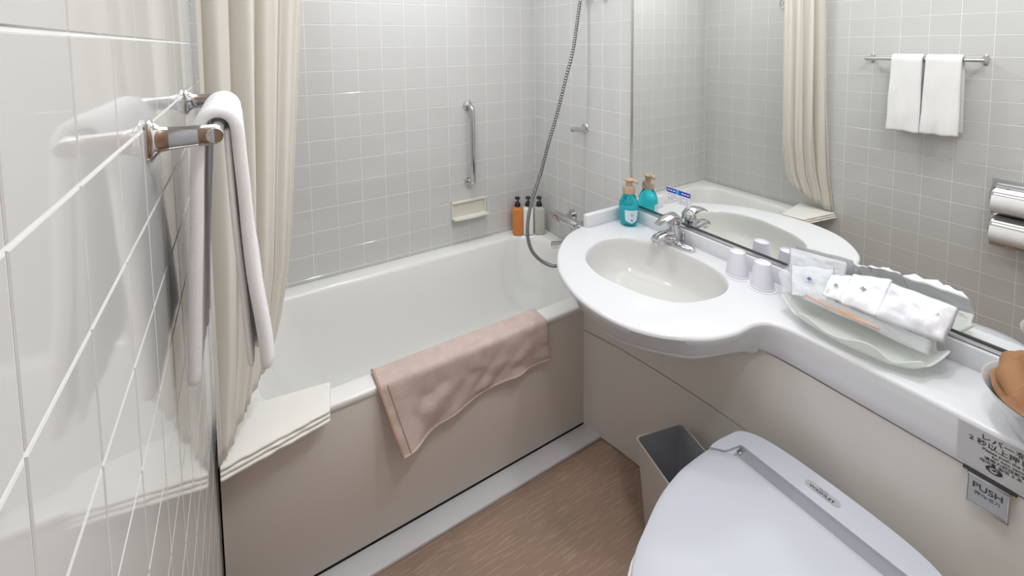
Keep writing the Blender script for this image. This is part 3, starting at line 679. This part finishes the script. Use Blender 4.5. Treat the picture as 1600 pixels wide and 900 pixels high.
# ================================================================== AQUA SOAP BOTTLE
ax, ay = -.057, -.703
aq = thing('soap_bottle', 'aqua liquid soap bottle with tan pump standing on the counter by the mirror', 'bottle', (ax, ay, V))
AQ = T(ax, ay, V+.0005) @ Matrix.Diagonal((1.22, 1.22, 1.10, 1))
link('bottle_body', G().lathe([(.022, 0), (.0255, .003), (.028, .015), (.0305, .045), (.031, .065), (.029, .082), (.023, .098), (.0175, .108), (.0165, .116)], 40, AQ), AQUA, aq, 60)
link('collar', G().lathe([(.0165, 0), (.0185, .001), (.019, .010), (.018, .022), (.014, .024)], 32, AQ @ T(0, 0, .113)), WOODP, aq)
link('pump_neck', G().lathe([(.0105, 0), (.009, .008), (.0105, .020), (.014, .024)], 24, AQ @ T(0, 0, .136)), WOODP, aq)
link('pump_head', G().lathe([(.012, 0), (.0155, .003), (.0165, .006), (.012, .009), (0, .010)], 28, AQ @ T(0, 0, .156)).tube([AQ @ Vector(p) for p in ((0, 0, .161), (.004, -.018, .161), (.006, -.030, .157))], [.0085, .0070, .0055], 12), WOODP, aq)
# label curves round the side that faces the room
def lbf(u, v):
    a = math.radians(lerp(-160, -80, u)) ; z = lerp(.016, .068, v); r = interp([(.015, .0282), (.045, .0308), (.065, .0313), (.08, .030)], z/1.1) *1.22 + .0004
    sh_ = .010*abs(u-.5)*2*(1-v) ; return Vector((ax + r*math.cos(a), ay + r*math.sin(a), V + z + sh_))
link('label', grid(16, 8, lbf), LABELM, aq, 180, label='pale label on the room side')
la = math.radians(-120)
FB = frame((ax+.0388*math.cos(la), ay+.0388*math.sin(la), V+.052), (-math.sin(la), math.cos(la), 0), (0, 0, 1))
for k, (w_, dz) in enumerate(((.008, .004), (.012, -.001), (.010, -.005))):
    link('label_print', G().box(-w_/2, w_/2, dz-.0006, dz+.0006, 0, .0003, 0, FB), INKG, aq, 0)
link('label_print', G().lathe([(0, .0003), (.003, .0003), (.003, 0)], 12, FB @ T(0, -.022, -.0010)), BLUE, aq)

# ================================================================== AMENITY TRAY AND PACKETS
ty, tx = -1.448, -.097
tray = thing('amenity_tray', 'pale green scalloped shell tray on the counter holding amenity packets', 'tray', (tx, ty, V))
def tring(a_, b_, z, sc, zw=0):
    out = []
    for i in range(120):
        t = 2*PI*i/120; w_ = math.cos(9*t+.6) + .35*math.sin(4*t+1); k = 1 + sc*w_
        c_, s_ = math.cos(t), math.sin(t)
        out.append(Vector((min(-.020, tx + a_*k*math.copysign(abs(c_)**.8, c_)), ty + b_*k*math.copysign(abs(s_)**.8, s_), V + z + zw*w_)))
    return out
ty, tx = -1.455, -.106
g = G().loft([tring(.030, .085, .0032, 0), tring(.048, .105, .0040, .004), tring(.060, .116, .009, .010, .001), tring(.072, .126, .020, .018, .003), tring(.083, .135, .031, .026, .006), tring(.091, .142, .039, .034, .009), tring(.094, .1445, .0415, .045, .011)], True, True, False)
o = link('shell', g, SHELL, tray, 180); solid(o, .0025, 1)
def flower(F, s, m, parent):
    for k in range(4):
        a = PI/4*0 + k*PI/2
        link('blue_mark', G().loft([[F @ (Rz(a) @ Vector((s*.52 + s*.5*math.cos(t), s*.30*math.sin(t), z))) for t in [2*PI*i/12 for i in range(12)]] for z in (0, .0004)], True, True, True), m, parent, 0)
def packet(label, A, B, C_, D, bulge, m, seed, cat='packet', name='amenity_packet', wr=1):
    """A top-left, B top-right, C bottom-right, D bottom-left; inflated pouch with crimped edges"""
    A, B, C_, D = map(Vector, (A, B, C_, D)); n = (B-A).cross(D-A).normalized()
    if n.x > 0 or n.z < 0: n = -n if n.z < 0 else n
    c = (A+B+C_+D)/4; t = thing(name, label, cat, c, 'amenity packets in the tray')
    def side(sg):
        def fn(u, v):
            p = (A.lerp(B, u)).lerp(D.lerp(C_, u), v); e = min(1, 6*min(u, 1-u, v, 1-v))
            h = bulge*(e**.6)*(.7+.3*math.sin(PI*u)*math.sin(PI*v)) if sg > 0 else -.002*e
            h += wr*e*.0055*nz(u*4, v*4, seed) + wr*e*.0032*nz(u*11, v*9, seed+3) if sg > 0 else 0
            return p + n*h + n*.006*nz(u*3, v*3, seed+8)
        return fn
    g = grid(22, 18, side(1)); g2 = grid(22, 18, side(-1)); g.add(g2.v, g2.f)
    link('pouch', g, m, t, 180)
    X = (B-A).normalized(); Y = (A-D).normalized(); F = frame(c + n*(bulge+.0035), X, Y)
    return t, F
t, F = packet('translucent sachet with blue flower mark, leftmost in the amenity tray', (-.062, -1.288, .832), (-.034, -1.378, .852), (-.106, -1.394, .792), (-.129, -1.322, .779), .006, PACKT, 1)
flower(F @ T(-.001, .004, 0), .0055, BLUE, t)
for k in range(6): link('print_line', G().box(-.012+k*.0042, -.009+k*.0042, -.0085, -.0068, 0, .0003, 0, F), INKG, t, 0)
t, F = packet('small white sachet with grey flower mark, second in the amenity tray', (-.058, -1.378, .842), (-.040, -1.424, .857), (-.104, -1.422, .803), (-.103, -1.380, .803), .006, PACK, 2)
flower(F, .0052, INKG, t)
t, F = packet('white sachet with grey flower mark in the middle of the amenity tray', (-.040, -1.421, .860), (-.025, -1.493, .873), (-.103, -1.491, .804), (-.106, -1.412, .802), .011, PACK, 3)
flower(F @ T(0, .003, 0), .0062, INKG, t)
t, F = packet('large white packet at the right end of the amenity tray', (-.031, -1.490, .868), (-.033, -1.607, .866), (-.099, -1.602, .808), (-.105, -1.486, .802), .024, PACK, 4, wr=1.9)
text('SHOWER CAP', .0052, INKG, F @ T(.032, -.006, -.006) @ Rz(math.radians(62)), t)
t, F = packet('clear flat sleeve lying under the white sachets at the tray front', (-.098, -1.345, .800), (-.094, -1.585, .800), (-.124, -1.588, .782), (-.126, -1.345, .783), .007, FILM, 5)
for k in range(8): link('print_line', G().box(.045+k*.006, .049+k*.006, -.006, -.0045, 0, .0003, 0, F), INKG, t, 0)
t, F = packet('translucent crumpled bag leaning up by the mirror behind the sachets', (-.018, -1.262, .858), (-.016, -1.400, .872), (-.040, -1.400, .810), (-.045, -1.275, .800), .006, PACKT, 6)
t, F = packet('clear flat packet leaning out of the tray towards the cups', (-.075, -1.262, .800), (-.052, -1.282, .830), (-.110, -1.345, .800), (-.128, -1.300, .775), .004, FILM, 9)
single('comb', G().tube([(-.113, -1.345, .789), (-.115, -1.40, .788), (-.116, -1.455, .788), (-.116, -1.50, .788)], [.003, .0045, .0065, .004], 12), COMB, 'amber brown comb inside the clear sleeve at the tray front', 'comb', (-.115, -1.42, .789))

# ================================================================== WHITE BOWL WITH BROWN CLOTH BAG
bx, by = -.136, -1.790
single('white_bowl', G().lathe([(.0, .0008), (.080, .0008), (.084, .004), (.098, .030), (.115, .062), (.122, .078), (.1245, .080), (.1225, .0785), (.112, .060), (.094, .030), (.078, .008), (0, .006)], 64, T(bx, by, V)), COUNTER, 'white round bowl on the counter at the right edge, holding a brown bag', 'bowl', (bx, by, V))
def cloth(u, v):
    th = 2*PI*u; r = .119*(v**.8)
    x = r*math.cos(th); y = r*math.sin(th)
    d = x*math.cos(.75) + y*math.sin(.75)          # folds run roughly along one direction
    e = -x*math.sin(.75) + y*math.cos(.75)
    h = .128 - .050*(r/.119)**3
    h += .020*(1-abs(math.sin(d*44 + .9 + 1.3*nz(e*6, 1, 2)))**.6*1.6) * (1-.25*(r/.119)**4) + .008*nz(x*28, y*28, 5) + .003*nz(x*70, y*70, 8)
    if v > .97: h = .076
    k = 1 + .05*nz(math.cos(th)*2, math.sin(th)*2, 7)
    return Vector((bx + x*k*.97, by + y*k*.97, V + max(.055, h)))
bg = thing('brown_bag', 'crumpled brown cloth bag lying in the white bowl', 'bag', (bx, by, V+.02))
g = grid(96, 40, cloth)
link('fabric', g, BROWN, bg, 180)
rp = catmull([(bx-.082, by+.026, V+.070), (bx-.070, by+.056, V+.082), (bx-.030, by+.080, V+.094), (bx+.025, by+.086, V+.104), (bx+.070, by+.070, V+.100)], False, 8)
rg = G().tube(rp, [.010+.012*math.sin(PI*min(1, (i+1)/len(rp)*1.1))**.6 + .0015*math.sin(i*.9) for i in range(len(rp))], 20)
rg.v = [p + Vector((0, 0, 1))*.005*nz(p.x*40, p.y*40, p.z*40) for p in rg.v]
link('rolled_edge', rg, BROWN, bg, 180)
link('drawstring', G().tube(catmull([(bx-.01, by+.070, V+.140), (bx+.01, by+.066, V+.143), (bx+.03, by+.060, V+.138), (bx+.04, by+.045, V+.125)], False, 6), .0022, 8), BROWN, bg)

# floor already reaches the doorway; a plain corridor floor and door frame stand behind the camera
struct('trim_2', G().box(-W-.002, -W+.02, YF-.06, YF+.005, 0, 2.02).box(-.68, -.655, YF-.06, YF+.005, 0, 2.04).box(-W-.002, -.655, YF-.06, YF+.005, 2.02, 2.045), COUNTER)
